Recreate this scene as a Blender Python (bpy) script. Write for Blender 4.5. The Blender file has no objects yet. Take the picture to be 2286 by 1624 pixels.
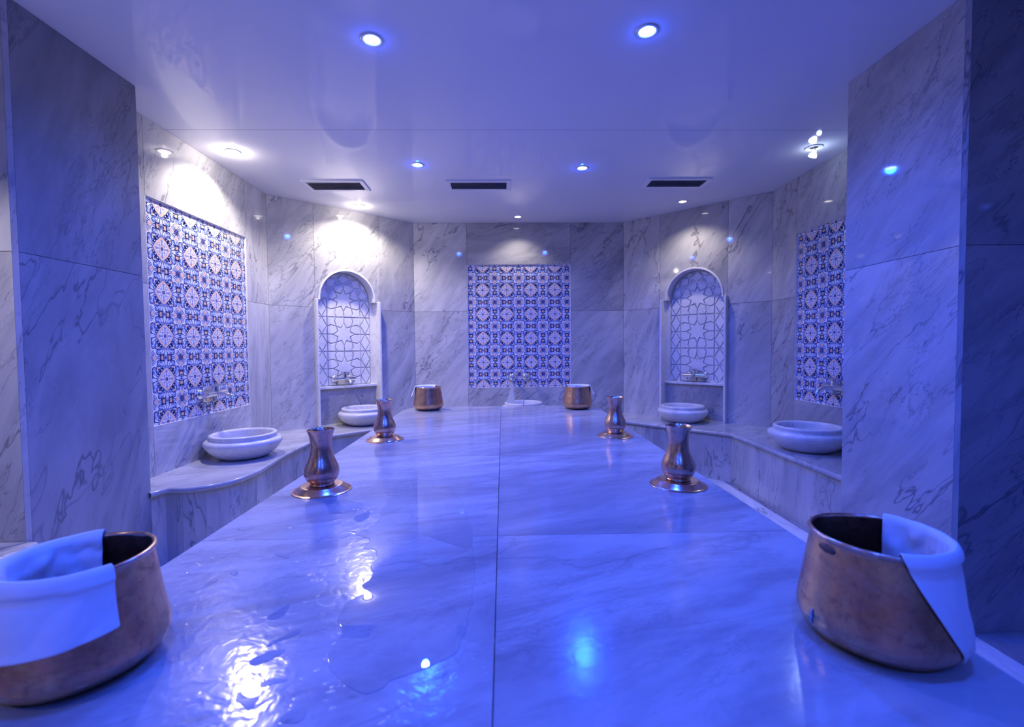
import bpy, bmesh, math, random
from mathutils import Vector, Matrix, noise as mnoise
PI = math.pi
rnd = random.Random(7)
SC = bpy.context.scene
COL = SC.collection
EYE = 1.14                      # camera height above the floor
CEIL, PLAT, BENCH, JOINT = 2.44, 0.60, 0.41, 1.507

# ------------------------------------------------------------------ helpers
def link(o, parent=None):
    COL.objects.link(o)
    if parent is not None:
        o.parent = parent
    return o

def empty(name, loc, rz=0.0):
    o = bpy.data.objects.new(name, None)
    o.empty_display_size = 0.05
    o.location = loc
    o.rotation_euler = (0, 0, rz)
    return link(o)

def tag(o, label=None, cat=None, group=None, kind=None):
    for k, v in (('label', label), ('category', cat), ('group', group), ('kind', kind)):
        if v:
            o[k] = v
    return o

def mesh_obj(name, bm, mats, parent=None, smooth=False, angle=None):
    bm.normal_update()
    me = bpy.data.meshes.new(name)
    bm.to_mesh(me)
    bm.free()
    for m in (mats if isinstance(mats, (list, tuple)) else [mats]):
        me.materials.append(m)
    if smooth:
        for p in me.polygons:
            p.use_smooth = True
        if angle:
            me.set_sharp_from_angle(angle=math.radians(angle))
    o = bpy.data.objects.new(name, me)
    return link(o, parent)

def copy_tree(o, parent=None):
    c = o.copy()
    COL.objects.link(c)
    if parent is not None:
        c.parent = parent
    for ch in list(o.children):
        copy_tree(ch, c)
    return c

def face(bm, pts, mi=0):
    f = bm.faces.new([bm.verts.new(p) for p in pts])
    f.material_index = mi
    return f

def box(bm, lo, hi, mi=0, M=None, bev=0.0):
    vs = [bm.verts.new((x, y, z)) for x in (lo[0], hi[0]) for y in (lo[1], hi[1]) for z in (lo[2], hi[2])]
    fs = [bm.faces.new([vs[i] for i in q]) for q in ((0, 1, 3, 2), (4, 6, 7, 5), (0, 4, 5, 1), (2, 3, 7, 6), (0, 2, 6, 4), (1, 5, 7, 3))]
    for f in fs:
        f.material_index = mi
    if bev:
        es = list({e for f in fs for e in f.edges})
        r = bmesh.ops.bevel(bm, geom=es, offset=bev, segments=2, affect='EDGES', profile=0.5)
        vs = list({v for f in r['faces'] for v in f.verts} | {v for v in vs if v.is_valid})
    if M is not None:
        for v in vs:
            if v.is_valid:
                v.co = M @ v.co

def lathe(bm, prof, n=48, M=None, mi=0, warp=None):
    rings = []
    for r, z in prof:
        if r < 1e-6:
            rings.append([bm.verts.new((0, 0, z))])
        else:
            ring = []
            for k in range(n):
                a = 2 * PI * k / n
                p = Vector((r * math.cos(a), r * math.sin(a), z))
                if warp:
                    p = warp(p, a)
                ring.append(bm.verts.new(p))
            rings.append(ring)
    for A, B in zip(rings, rings[1:]):
        for k in range(n):
            k2 = (k + 1) % n
            if len(A) == 1 and len(B) == 1:
                continue
            if len(A) == 1:
                f = bm.faces.new([A[0], B[k2], B[k]])
            elif len(B) == 1:
                f = bm.faces.new([A[k], A[k2], B[0]])
            else:
                f = bm.faces.new([A[k], A[k2], B[k2], B[k]])
            f.material_index = mi
    if M is not None:
        for ring in rings:
            for v in ring:
                v.co = M @ v.co

def tube(bm, pts, rad, n=12, mi=0, caps=True):
    pts = [Vector(p) for p in pts]
    rads = rad if isinstance(rad, (list, tuple)) else [rad] * len(pts)
    up = None
    rings = []
    for i, p in enumerate(pts):
        d = (pts[min(i + 1, len(pts) - 1)] - pts[max(i - 1, 0)]).normalized()
        if up is None:
            up = d.orthogonal().normalized()
        up = (up - d * up.dot(d)).normalized()
        s = d.cross(up)
        rings.append([bm.verts.new(p + (up * math.cos(2 * PI * k / n) + s * math.sin(2 * PI * k / n)) * rads[i]) for k in range(n)])
    for A, B in zip(rings, rings[1:]):
        for k in range(n):
            bm.faces.new([A[k], A[(k + 1) % n], B[(k + 1) % n], B[k]]).material_index = mi
    if caps:
        bm.faces.new(rings[0][::-1]).material_index = mi
        bm.faces.new(rings[-1]).material_index = mi

def offset_poly(P, g):
    """move every edge of a CCW polygon inwards by g"""
    n = len(P)
    out = []
    for i in range(n):
        a, b, c = Vector(P[i - 1]), Vector(P[i]), Vector(P[(i + 1) % n])
        d1, d2 = (b - a).normalized(), (c - b).normalized()
        n1, n2 = Vector((-d1.y, d1.x)), Vector((-d2.y, d2.x))
        m = n1 + n2
        k = m.dot(n1)
        out.append(b + m * (g / max(k, 0.35)))
    return out

def area(P):
    return 0.5 * sum(P[i][0] * P[(i + 1) % len(P)][1] - P[(i + 1) % len(P)][0] * P[i][1] for i in range(len(P)))

def clip_rect(P, x0, y0, x1, y1):
    for ax, lim, sg in ((0, x0, 1), (0, x1, -1), (1, y0, 1), (1, y1, -1)):
        Q = []
        for i in range(len(P)):
            a, b = P[i], P[(i + 1) % len(P)]
            ia, ib = sg * (a[ax] - lim) >= 0, sg * (b[ax] - lim) >= 0
            if ia:
                Q.append(a)
            if ia != ib:
                t = (lim - a[ax]) / (b[ax] - a[ax])
                Q.append((a[0] + t * (b[0] - a[0]), a[1] + t * (b[1] - a[1])))
        P = Q
        if len(P) < 3:
            return []
    return P

def chaikin(P, k=2):
    for _ in range(k):
        Q = []
        for i in range(len(P)):
            a, b = Vector(P[i]), Vector(P[(i + 1) % len(P)])
            Q += [a * .75 + b * .25, a * .25 + b * .75]
        P = Q
    return P

# ------------------------------------------------------------------ materials
class NT:
    def __init__(s, name):
        s.m = bpy.data.materials.new(name)
        s.m.use_nodes = True
        s.t = s.m.node_tree
        s.t.nodes.clear()
        s.out = s.n('ShaderNodeOutputMaterial')
    def n(s, typ, **kw):
        nd = s.t.nodes.new(typ)
        for k, v in kw.items():
            if hasattr(nd, k):
                setattr(nd, k, v)
            else:
                s.set(nd, k, v)
        return nd
    def set(s, nd, k, v):
        if isinstance(v, bpy.types.NodeSocket):
            s.t.links.new(v, nd.inputs[k])
        else:
            nd.inputs[k].default_value = v
    def math(s, op, a, b=0.0, clamp=False):
        nd = s.n('ShaderNodeMath', operation=op, use_clamp=clamp)
        s.set(nd, 0, a); s.set(nd, 1, b)
        return nd.outputs[0]
    def vmath(s, op, a, b=None, scale=None):
        nd = s.n('ShaderNodeVectorMath', operation=op)
        s.set(nd, 0, a)
        if b is not None: s.set(nd, 1, b)
        if scale is not None: s.set(nd, 3, scale)
        return nd.outputs['Value'] if op == 'DOT_PRODUCT' else nd.outputs['Vector']
    def noise(s, vec, scale, detail=4, rough=.55, dist=0.0):
        nd = s.n('ShaderNodeTexNoise')
        s.set(nd, 'Vector', vec); s.set(nd, 'Scale', scale); s.set(nd, 'Detail', detail)
        s.set(nd, 'Roughness', rough); s.set(nd, 'Distortion', dist)
        return nd.outputs[0]
    def ramp(s, v, lo, hi, a=0.0, b=1.0):
        nd = s.n('ShaderNodeMapRange', interpolation_type='SMOOTHSTEP')
        s.set(nd, 0, v); s.set(nd, 1, lo); s.set(nd, 2, hi); s.set(nd, 3, a); s.set(nd, 4, b)
        return nd.outputs[0]
    def mix(s, f, a, b):
        nd = s.n('ShaderNodeMix', data_type='RGBA')
        s.set(nd, 0, f); s.set(nd, 6, a); s.set(nd, 7, b)
        return nd.outputs[2]
    def bsdf(s, **kw):
        nd = s.n('ShaderNodeBsdfPrincipled')
        for k, v in kw.items():
            s.set(nd, k.replace('_', ' '), v)
        s.t.links.new(nd.outputs[0], s.out.inputs[0])
        return nd

def c(r, g, b):
    return (r, g, b, 1.0)

def marble(name, light=(.57, .56, .565), grey=(.27, .27, .29), vein=(.07, .07, .10), rough=.045, cloud=.66, veins=.72,
           scale=1.0, bump=0.0, rough_var=0.0, specks=.85, fine=.85):
    T = NT(name)
    pos = T.n('ShaderNodeNewGeometry').outputs['Position']
    off = T.n('ShaderNodeAttribute', attribute_name='slab_offset').outputs['Vector']
    vd = T.n('ShaderNodeAttribute', attribute_name='slab_grain').outputs['Vector']
    tone = T.n('ShaderNodeAttribute', attribute_name='slab_tone').outputs['Fac']
    along = T.vmath('DOT_PRODUCT', pos, vd)
    p = T.vmath('SUBTRACT', pos, T.vmath('SCALE', vd, scale=T.math('MULTIPLY', along, .72)))
    p = T.vmath('ADD', T.vmath('SCALE', p, scale=scale), off)
    warp = T.n('ShaderNodeTexNoise'); T.set(warp, 'Vector', p); T.set(warp, 'Scale', 2.3); T.set(warp, 'Detail', 3)
    pw = T.vmath('ADD', p, T.vmath('SCALE', T.vmath('SUBTRACT', warp.outputs['Color'], (.5, .5, .5)), scale=.32))
    cl = T.ramp(T.noise(pw, 2.2, 6, .62, .6), .34, .70)
    cl2 = T.ramp(T.noise(pw, 11, 5, .65), .40, .68)
    col = T.mix(T.math('MULTIPLY', cl, cloud), c(*light), c(*grey))
    col = T.mix(T.math('MULTIPLY', cl2, cloud * .62), col, c(*grey))
    mask = T.ramp(T.noise(p, 1.5, 2), .42, .62)
    v1 = T.math('ABSOLUTE', T.math('SUBTRACT', T.noise(pw, 1.25, 4, .50, .2), .5))
    v1 = T.math('MULTIPLY', T.ramp(v1, 0.0, .0034, .42, 0.0), mask)
    mask2 = T.ramp(T.noise(T.vmath('ADD', p, (5., 2., 8.)), 2.4, 2), .40, .62)
    v2 = T.math('ABSOLUTE', T.math('SUBTRACT', T.noise(pw, 4.6, 4, .55, .15), .5))
    v2 = T.math('MULTIPLY', T.math('MULTIPLY', T.ramp(v2, 0.0, .014, 1.0, 0.0), mask2), fine)
    v3 = T.math('ABSOLUTE', T.math('SUBTRACT', T.noise(T.vmath('ADD', pw, (9., 4., 1.)), 11, 6, .66, .4), .5))
    v3 = T.math('MULTIPLY', T.math('MULTIPLY', T.ramp(v3, 0.0, .016, 1.0, 0.0), T.ramp(T.noise(p, 2.9, 3), .44, .60)), fine * .8)
    v2 = T.math('MAXIMUM', v2, v3)
    sp = T.math('MULTIPLY', T.ramp(T.noise(pw, 42, 3, .6), .66, .74), T.ramp(T.noise(p, 3.1, 3), .50, .66))
    v = T.math('MAXIMUM', T.math('MAXIMUM', v1, v2), T.math('MULTIPLY', sp, specks))
    col = T.mix(T.math('MULTIPLY', v, veins), col, c(*vein))
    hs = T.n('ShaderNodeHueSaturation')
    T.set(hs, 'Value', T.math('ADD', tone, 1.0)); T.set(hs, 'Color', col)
    kw = {}
    r = rough
    if rough_var:
        r = T.math('ADD', rough, T.math('MULTIPLY', T.math('SUBTRACT', T.noise(pos, 6, 4), .5), rough_var))
    if bump:
        b = T.n('ShaderNodeBump'); T.set(b, 'Strength', 1.0); T.set(b, 'Distance', T.math('MULTIPLY', T.n('ShaderNodeAttribute', attribute_name='slab_wet').outputs['Fac'], bump))
        T.set(b, 'Height', T.noise(pos, 34, 2, .5, .4))
        kw['Normal'] = b.outputs[0]
    T.bsdf(Base_Color=hs.outputs[0], Roughness=r, IOR=1.5, **kw)
    return T.m

def plain(name, col, rough=.4, metal=0.0, **kw):
    T = NT(name)
    T.bsdf(Base_Color=c(*col), Roughness=rough, Metallic=metal, **kw)
    return T.m

def emit(name, col, strength):
    T = NT(name)
    e = T.n('ShaderNodeEmission')
    T.set(e, 'Color', c(*col)); T.set(e, 'Strength', strength)
    T.t.links.new(e.outputs[0], T.out.inputs[0])
    return T.m

def copper(name, a, b, dark, rough=.30, bump=.0012, bscale=45):
    T = NT(name)
    pos = T.n('ShaderNodeNewGeometry').outputs['Position']
    n1 = T.ramp(T.noise(pos, 9, 6, .65, .5), .36, .64)
    n2 = T.ramp(T.noise(pos, 55, 4, .7), .50, .72)
    n3 = T.ramp(T.noise(T.vmath('ADD', pos, (3., 1., 2.)), 17, 5, .7, .8), .52, .75)
    col = T.mix(n1, c(*a), c(*b))
    col = T.mix(T.math('MULTIPLY', n2, .45), col, c(*dark))
    col = T.mix(T.math('MULTIPLY', n3, .55), col, c(*dark))
    r = T.math('ADD', rough, T.math('MULTIPLY', n3, .22))
    vo = T.n('ShaderNodeTexVoronoi'); T.set(vo, 'Vector', pos); T.set(vo, 'Scale', bscale)
    bp = T.n('ShaderNodeBump'); T.set(bp, 'Strength', .55); T.set(bp, 'Distance', bump)
    T.set(bp, 'Height', T.math('ADD', vo.outputs['Distance'], T.math('MULTIPLY', T.noise(pos, 20, 3), 1.2)))
    T.bsdf(Base_Color=col, Roughness=r, Metallic=1.0, Normal=bp.outputs[0])
    return T.m

def water(name, tint=(.86, .88, .93), milk=0.0, rough=.015, ior=1.36):
    T = NT(name)
    tr = T.n('ShaderNodeBsdfTransparent'); T.set(tr, 'Color', c(*tint))
    gl = T.n('ShaderNodeBsdfGlossy'); T.set(gl, 'Roughness', rough)
    fr = T.n('ShaderNodeFresnel'); T.set(fr, 'IOR', ior)
    mx = T.n('ShaderNodeMixShader')
    bf = T.n('ShaderNodeNewGeometry').outputs['Backfacing']
    T.set(mx, 0, T.math('MULTIPLY', fr.outputs[0], T.math('SUBTRACT', 1.0, bf))); T.set(mx, 1, tr.outputs[0]); T.set(mx, 2, gl.outputs[0])
    o = mx.outputs[0]
    if milk:
        df = T.n('ShaderNodeBsdfTranslucent'); T.set(df, 'Color', c(.9, .92, .97))
        d2 = T.n('ShaderNodeBsdfDiffuse'); T.set(d2, 'Color', c(.9, .92, .97))
        ad = T.n('ShaderNodeMixShader'); T.set(ad, 0, .5); T.set(ad, 1, df.outputs[0]); T.set(ad, 2, d2.outputs[0])
        m2 = T.n('ShaderNodeMixShader'); T.set(m2, 0, milk); T.set(m2, 1, o); T.set(m2, 2, ad.outputs[0])
        o = m2.outputs[0]
    T.t.links.new(o, T.out.inputs[0])
    return T.m

M = {}
M['wall'] = marble('wall_marble')
M['pillar'] = marble('honed_marble', rough=.6)
M['bench'] = marble('bench_marble', rough=.16, cloud=.6)
M['floor'] = marble('floor_marble', light=(.66, .66, .68), rough=.16, cloud=.7)
M['floor_dark'] = marble('dark_floor_marble', light=(.42, .42, .46), grey=(.22, .22, .26), rough=.16, cloud=.8)
M['floor_pale'] = marble('pale_floor_marble', light=(.86, .86, .86), rough=.16, cloud=.3)
M['platform'] = marble('platform_marble', light=(.54, .54, .55), grey=(.235, .235, .265), rough=.15, cloud=.85, veins=.55, bump=.0010, rough_var=.10, scale=.9, fine=.45, specks=.6)
M['wet'] = marble('wet_platform_marble', light=(.515, .515, .527), grey=(.222, .222, .252), rough=.012, cloud=.85, veins=.55, scale=.9, fine=.45, specks=.6)
M['basin'] = marble('basin_marble', light=(.76, .75, .74), grey=(.52, .51, .52), rough=.30, cloud=.6, veins=.35, scale=1.6, specks=.15)
M['carved'] = marble('carved_marble', light=(.80, .79, .78), grey=(.64, .63, .64), rough=.34, cloud=.45, veins=.25, specks=.1)
M['trim'] = marble('trim_marble', light=(.80, .79, .77), grey=(.60, .59, .60), rough=.25, cloud=.5, veins=.3, specks=.2)
M['copper'] = copper('aged_copper', (.70, .35, .22), (.88, .57, .30), (.24, .12, .10))
M['copper_in'] = copper('dark_inner_copper', (.20, .10, .07), (.26, .15, .09), (.05, .03, .03), rough=.42)  # darker, rougher copper for the inner wall
M['copper_smooth'] = copper('spun_copper', (.70, .42, .34), (.80, .56, .40), (.30, .17, .16), rough=.22, bump=.0003, bscale=30)
M['patch'] = copper('patched_metal', (.16, .11, .10), (.20, .14, .12), (.06, .05, .05), rough=.5)
M['chrome'] = plain('chrome', (.78, .79, .82), .10, 1.0)
M['dark'] = plain('dark_fill', (.015, .015, .02), .6)  # near-black fill for joints, and painted shade in vents and socket
M['crack'] = plain('dark_crack_line', (.10, .07, .06), .7)  # dark colour of the basin crack lines
M['crackblue'] = plain('crack_gap', (.35, .55, .75), .5)
M['white_metal'] = plain('white_lacquered_metal', (.78, .78, .78), .35)
M['slat'] = plain('grey_slat_metal', (.30, .30, .33), .4)
M['ring'] = plain('pale_lamp_ring', (.72, .72, .74), .3, .3)
M['water'] = water('water', (.965, .97, .985))
M['drop'] = water('water_drops', (.97, .975, .985), 0.0, .20, 1.75)
M['stream'] = water('falling_water', milk=.35)
M['lens_blue'] = emit('blue_lamp_lens', (.62, .78, 1.0), 22)
M['lens_warm'] = emit('warm_lamp_lens', (1.0, .95, .86), 26)
M['lens_warm_low'] = emit('mild_lamp_lens', (1.0, .93, .84), 9)
M['bulb'] = emit('cool_bulb_glass', (.72, .84, 1.0), 16)

T = NT('ceiling_lacquer')
T.bsdf(Base_Color=c(.80, .80, .82), Roughness=.08, IOR=1.42)
M['ceiling'] = T.m
T = NT('white_towel')
pos = T.n('ShaderNodeNewGeometry').outputs['Position']
bp = T.n('ShaderNodeBump'); T.set(bp, 'Strength', .3); T.set(bp, 'Distance', .0008); T.set(bp, 'Height', T.noise(pos, 420, 2))
T.bsdf(Base_Color=c(.86, .86, .87), Roughness=.9, Normal=bp.outputs[0], Sheen_Weight=.25)
M['towel'] = T.m
def glaze(name, col):
    return plain(name, col, .16)
GL = [glaze('glaze_periwinkle', (.38, .46, .70)), glaze('glaze_pale_blue', (.78, .82, .92)), glaze('glaze_mid_blue', (.16, .22, .52)),
      glaze('glaze_navy', (.014, .018, .12)), glaze('glaze_peach', (.90, .56, .38)), glaze('glaze_orange', (.82, .50, .28)),
      glaze('glaze_lilac_grey', (.44, .43, .55)), glaze('glaze_white', (.90, .91, .94))]
PERI, PALE, MID, NAVY, PEACH, ORANGE, LILAC, WHITE = range(8)

# ------------------------------------------------------------------ camera
cam_d = bpy.data.cameras.new('camera')
cam = bpy.data.objects.new('camera', cam_d)
link(cam)
R = Vector((0.99976518, -0.01990892, -0.0085572)); U = Vector((0.00930623, 0.03783942, 0.9992405)); F = Vector((0.01957, 0.99908549, -0.03801581))
cam.matrix_world = Matrix(((R.x, U.x, -F.x, 0), (R.y, U.y, -F.y, 0), (R.z, U.z, -F.z, EYE), (0, 0, 0, 1)))
cam_d.sensor_width = 36.0
cam_d.lens = 1044.5254 / 2286 * 36
cam_d.clip_start = .02
cam_d.dof.use_dof = True
cam_d.dof.focus_distance = 2.6
cam_d.dof.aperture_fstop = 3.2
SC.camera = cam

# ------------------------------------------------------------------ the room shell
XL, XR, XPL, XPR = -1.9927, 2.3223, -1.8073, 1.7458
YL, YB, YR = 4.048, 4.9983, 4.0012
XBL, XBR = -.9327, 1.2948
YPL, YNL, YPR, YNR = 2.405, 1.7895, 2.3637, 1.754

class Wall:
    """slabs on a vertical plane from A to B; the room lies on the side of n"""
    def __init__(s, A, B):
        s.A, s.B = Vector(A), Vector(B)
        s.L = (s.B - s.A).length
        s.t = (s.B - s.A) / s.L
        s.n = Vector((s.t.y, -s.t.x))
        s.bm = bmesh.new()
        s.lo = s.bm.faces.layers.float_vector.new('slab_offset')
        s.lg = s.bm.faces.layers.float_vector.new('slab_grain')
        s.lt = s.bm.faces.layers.float.new('slab_tone')
    def P(s, u, z, d=0.0):
        q = s.A + s.t * u + s.n * d
        return (q.x, q.y, z)
    def poly(s, pts, tone=None, grain=None, thick=.016):
        off = Vector((rnd.uniform(0, 60), rnd.uniform(0, 60), rnd.uniform(0, 60)))
        an = rnd.choice([-.9, -.6, .7, 1.0, 1.3, .3]) if grain is None else grain
        g = Vector((s.t.x * math.cos(an), s.t.y * math.cos(an), math.sin(an)))
        tn = rnd.uniform(-.10, .05) if tone is None else tone
        fr = [s.bm.verts.new(s.P(u, z)) for u, z in pts]
        bk = [s.bm.verts.new(s.P(u, z, -thick)) for u, z in pts]
        fs = [s.bm.faces.new(fr[::1])]
        for i in range(len(fr)):
            j = (i + 1) % len(fr)
            fs.append(s.bm.faces.new([fr[i], bk[i], bk[j], fr[j]]))
        for f in fs:
            f[s.lo] = off; f[s.lg] = g; f[s.lt] = tn
    def slab(s, u0, u1, z0, z1, tone=None, grain=None):
        h = .0011
        s.poly([(u0 + h, z0 + h), (u1 - h, z0 + h), (u1 - h, z1 - h), (u0 + h, z1 - h)], tone, grain)
    def column(s, u0, u1, z0, z1, tones=(None, None), grain=None):
        s.slab(u0, u1, z0, JOINT, tones[0], grain)
        s.slab(u0, u1, JOINT, z1, tones[1], grain)
    def build(s, name, mat='wall'):
        return tag(mesh_obj(name, s.bm, M[mat]), kind='structure')

ZB = BENCH - .012
# back wall with the opening of the tile panel
w = Wall((XBL, YB), (XBR, YB))
U0, U1, TZ0, TZ1 = .562, 1.664, .692, 2.00
w.column(0, U0, ZB, CEIL, (.04, .06), .9)
w.slab(U0, U1, TZ1, CEIL, -.14, .25)
w.slab(U0, U1, ZB, TZ0, -.02, .7)
w.column(U1, w.L, ZB, CEIL, (-.08, -.14), .75)
w.build('wall_back'); WB = w
# side walls of the bathing room; left slabs toned paler in place of lamp light
w = Wall((XL, YPL), (XL, YL))
LU0, LU1 = 2.69 - YPL, 3.722 - YPL
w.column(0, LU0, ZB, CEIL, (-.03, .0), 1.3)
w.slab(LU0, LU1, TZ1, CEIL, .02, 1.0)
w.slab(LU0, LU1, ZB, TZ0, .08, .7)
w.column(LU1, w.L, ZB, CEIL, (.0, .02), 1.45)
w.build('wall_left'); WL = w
w = Wall((XR, YR), (XR, YPR))
RU0, RU1 = YR - 3.68, YR - 2.65
w.column(0, RU0, ZB, CEIL, (-.14, -.02), .9)
w.slab(RU0, RU1, TZ1, CEIL, -.04, 1.0)
w.slab(RU0, RU1, ZB, TZ0, -.16, .8)
w.column(RU1, w.L, ZB, CEIL, (-.06, .0), 1.3)
w.build('wall_right'); WR = w
# diagonal walls with an arched niche each
NICHE_W, ARCH_R, ARCH_Z, SPRING, SILL = .2985, .265, 1.595, 1.580, .770
def diag_wall(name, A, B, cn, s0, s1, tl, tr, gl, gr, gm, tm):
    w = Wall(A, B)
    w.column(0, s0, ZB, CEIL, tl, gl)
    h = .0011
    pts = [(s0 + h, SPRING), (cn - ARCH_R, SPRING)]
    for k in range(0, 41):
        a = PI - PI * k / 40
        pts.append((cn + ARCH_R * math.cos(a), ARCH_Z + ARCH_R * math.sin(a)))
    pts += [(cn + ARCH_R, SPRING), (s1 - h, SPRING), (s1 - h, CEIL), (s0 + h, CEIL)]
    w.poly(pts, tm, gm)
    w.column(s1, w.L, ZB, CEIL, tr, gr)
    # slivers beside the jambs
    w.slab(s0, cn - NICHE_W - .004, ZB, SPRING, tl[0]) if cn - NICHE_W - .004 - s0 > .004 else None
    w.slab(cn + NICHE_W + .004, s1, ZB, SPRING, tr[0]) if s1 - (cn + NICHE_W + .004) > .004 else None
    w.build(name)
    return w
WDL = diag_wall('wall_back_left', (XL, YL), (XBL, YB), .6985, .392, 1.032, (.02, .06), (.0, .05), .95, 1.05, .9, .02)
WDR = diag_wall('wall_back_right', (XBR, YB), (XR, YR), .750, .410, 1.066, (.10, .10), (.10, .06), 1.2, 1.0, .9, -.16)

# pillars between the bathing room and the near bay; slab tones carry some light and shade
def pillar(name, side):
    bm = None
    if side < 0:
        faces = [((-2.60, YNL), (XPL - .012, YNL), (-.02, .02), 1.1), ((XPL, YNL + .012), (XPL, YPL), (-.28, -.42), 1.2), ((XPL, YPL), (-2.0, YPL), (0, 0), 1.)]  # side slabs toned down, shade put into the stone colour
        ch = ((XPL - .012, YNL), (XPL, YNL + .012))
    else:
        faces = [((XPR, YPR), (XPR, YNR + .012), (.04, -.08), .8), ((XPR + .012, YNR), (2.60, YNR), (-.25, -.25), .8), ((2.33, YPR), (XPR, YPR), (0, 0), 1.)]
        ch = ((XPR, YNR + .012), (XPR + .012, YNR))
    main = None
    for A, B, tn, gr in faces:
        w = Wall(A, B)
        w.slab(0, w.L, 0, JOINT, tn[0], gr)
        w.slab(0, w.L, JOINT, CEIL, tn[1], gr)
        me = bpy.data.meshes.new('t'); w.bm.to_mesh(me); w.bm.free()
        if main is None:
            main = bmesh.new()
        main.from_mesh(me)
        bpy.data.meshes.remove(me)
    w = Wall(*ch)
    w.poly([(0, 0), (w.L, 0), (w.L, CEIL), (0, CEIL)], .06, 1.5)
    me = bpy.data.meshes.new('t'); w.bm.to_mesh(me); w.bm.free()
    main.from_mesh(me); bpy.data.meshes.remove(me)
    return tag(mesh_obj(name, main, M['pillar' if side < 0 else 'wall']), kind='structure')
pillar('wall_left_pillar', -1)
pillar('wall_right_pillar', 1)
for nm, A, B in (('wall_near_left', (-2.60, -2.6), (-2.60, YNL)), ('wall_near_right', (2.60, YNR), (2.60, -2.6)), ('wall_front', (2.60, -2.6), (-2.60, -2.6))):
    w = Wall(A, B)
    n = max(1, round(w.L / 1.1))
    for k in range(n):
        w.column(w.L * k / n, w.L * (k + 1) / n, 0, CEIL)
    w.build(nm)

# ceiling in two lacquered sheets with a fine seam
bm = bmesh.new()
for y0, y1 in ((-2.7, 2.868), (2.8705, 5.15)):
    face(bm, [(-2.7, y0, CEIL), (-2.7, y1, CEIL), (2.7, y1, CEIL), (2.7, y0, CEIL)])
face(bm, [(-2.7, 2.86, CEIL + .004), (-2.7, 2.88, CEIL + .004), (2.7, 2.88, CEIL + .004), (2.7, 2.86, CEIL + .004)], 1)
tag(mesh_obj('ceiling', bm, [M['ceiling'], M['dark']]), kind='structure')
# floor: slabs, a pale border strip and a dark strip along the benches
bm = bmesh.new()
fo = bm.faces.layers.float_vector.new('slab_offset'); fg = bm.faces.layers.float_vector.new('slab_grain')
def fslab(x0, y0, x1, y1, mi):
    f = face(bm, [(x0 + .001, y0 + .001, 0), (x1 - .001, y0 + .001, 0), (x1 - .001, y1 - .001, 0), (x0 + .001, y1 - .001, 0)], mi)
    f[fo] = Vector((rnd.uniform(0, 50), rnd.uniform(0, 50), 0)); f[fg] = Vector((.2, .98, 0))
for x0, x1, mi in ((-2.65, -1.82, 1), (-1.82, -1.68, 2), (-1.68, -.85, 0), (-.85, .82, 0), (.82, 1.66, 0), (1.66, 1.822, 2), (1.822, 2.65, 1)):
    y = -2.65
    while y < 5.1:
        fslab(x0, y, x1, y + .97, mi); y += .97
face(bm, [(-2.7, -2.7, -.004), (2.7, -2.7, -.004), (2.7, 5.2, -.004), (-2.7, 5.2, -.004)], 3)
tag(mesh_obj('floor', bm, [M['floor'], M['floor_dark'], M['floor_pale'], M['dark']]), kind='structure')

# ------------------------------------------------------------------ benches
def bench(name, edge, outer, label, fluted=()):
    """edge: front edge from start to end; outer: the way back along the wall"""
    root = empty(name, (0, 0, 0))
    tag(root, label, 'bench')
    E = [Vector(p) for p in edge]
    N = []
    for i in range(len(E)):
        d = (E[min(i + 1, len(E) - 1)] - E[max(i - 1, 0)]).normalized()
        N.append(Vector((d.y, -d.x)))             # points to the room
    bm = bmesh.new()
    lo = bm.faces.layers.float_vector.new('slab_offset'); lg = bm.faces.layers.float_vector.new('slab_grain')
    prof = [(-.014, BENCH), (-.006, BENCH - .002), (-.001, BENCH - .008), (0, BENCH - .015), (-.002, BENCH - .024), (-.010, BENCH - .031), (-.03, BENCH - .034)]
    rings = [[bm.verts.new((E[i].x + N[i].x * d, E[i].y + N[i].y * d, z)) for i in range(len(E))] for d, z in prof]
    for A, B in zip(rings, rings[1:]):
        for i in range(len(E) - 1):
            f = bm.faces.new([A[i], B[i], B[i + 1], A[i + 1]]); f.smooth = True
    top = bm.faces.new(rings[0][::1] + [bm.verts.new((x, y, BENCH)) for x, y in outer])
    top.normal_update()
    bmesh.ops.triangulate(bm, faces=[top], ngon_method='EAR_CLIP')
    for f in bm.faces:
        f[lo] = Vector((3, 17, 5)); f[lg] = Vector((.7, .7, 0))
    bmesh.ops.recalc_face_normals(bm, faces=bm.faces)
    mesh_obj('seat_slab', bm, M['bench'], root)
    bm = bmesh.new()
    lo = bm.faces.layers.float_vector.new('slab_offset'); lg = bm.faces.layers.float_vector.new('slab_grain'); lt = bm.faces.layers.float.new('slab_tone')
    F_ = [E[i] - N[i] * .026 for i in range(len(E))]
    for i in range(len(F_) - 1):
        a, b = F_[i], F_[i + 1]
        L = (b - a).length
        k = max(1, round(L / .62))
        d = (b - a) / L
        for j in range(k):
            p, q = a + d * (L * j / k + .0003), a + d * (L * (j + 1) / k - .0003)
            f = face(bm, [(p.x, p.y, 0), (q.x, q.y, 0), (q.x, q.y, BENCH - .033), (p.x, p.y, BENCH - .033)])
            f[lo] = Vector((rnd.uniform(0, 40), rnd.uniform(0, 40), 3)); f[lg] = Vector((0, 0, 1)); f[lt] = rnd.uniform(-.10, -.02)
    for i in range(len(F_) - 1):
        a, b = F_[i] - N[i] * .006, F_[i + 1] - N[i + 1] * .006
        face(bm, [(a.x, a.y, 0), (b.x, b.y, 0), (b.x, b.y, BENCH - .033), (a.x, a.y, BENCH - .033)], 1)
    mesh_obj('front_panel', bm, [M['bench'], M['trim']], root)
    return root
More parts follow.
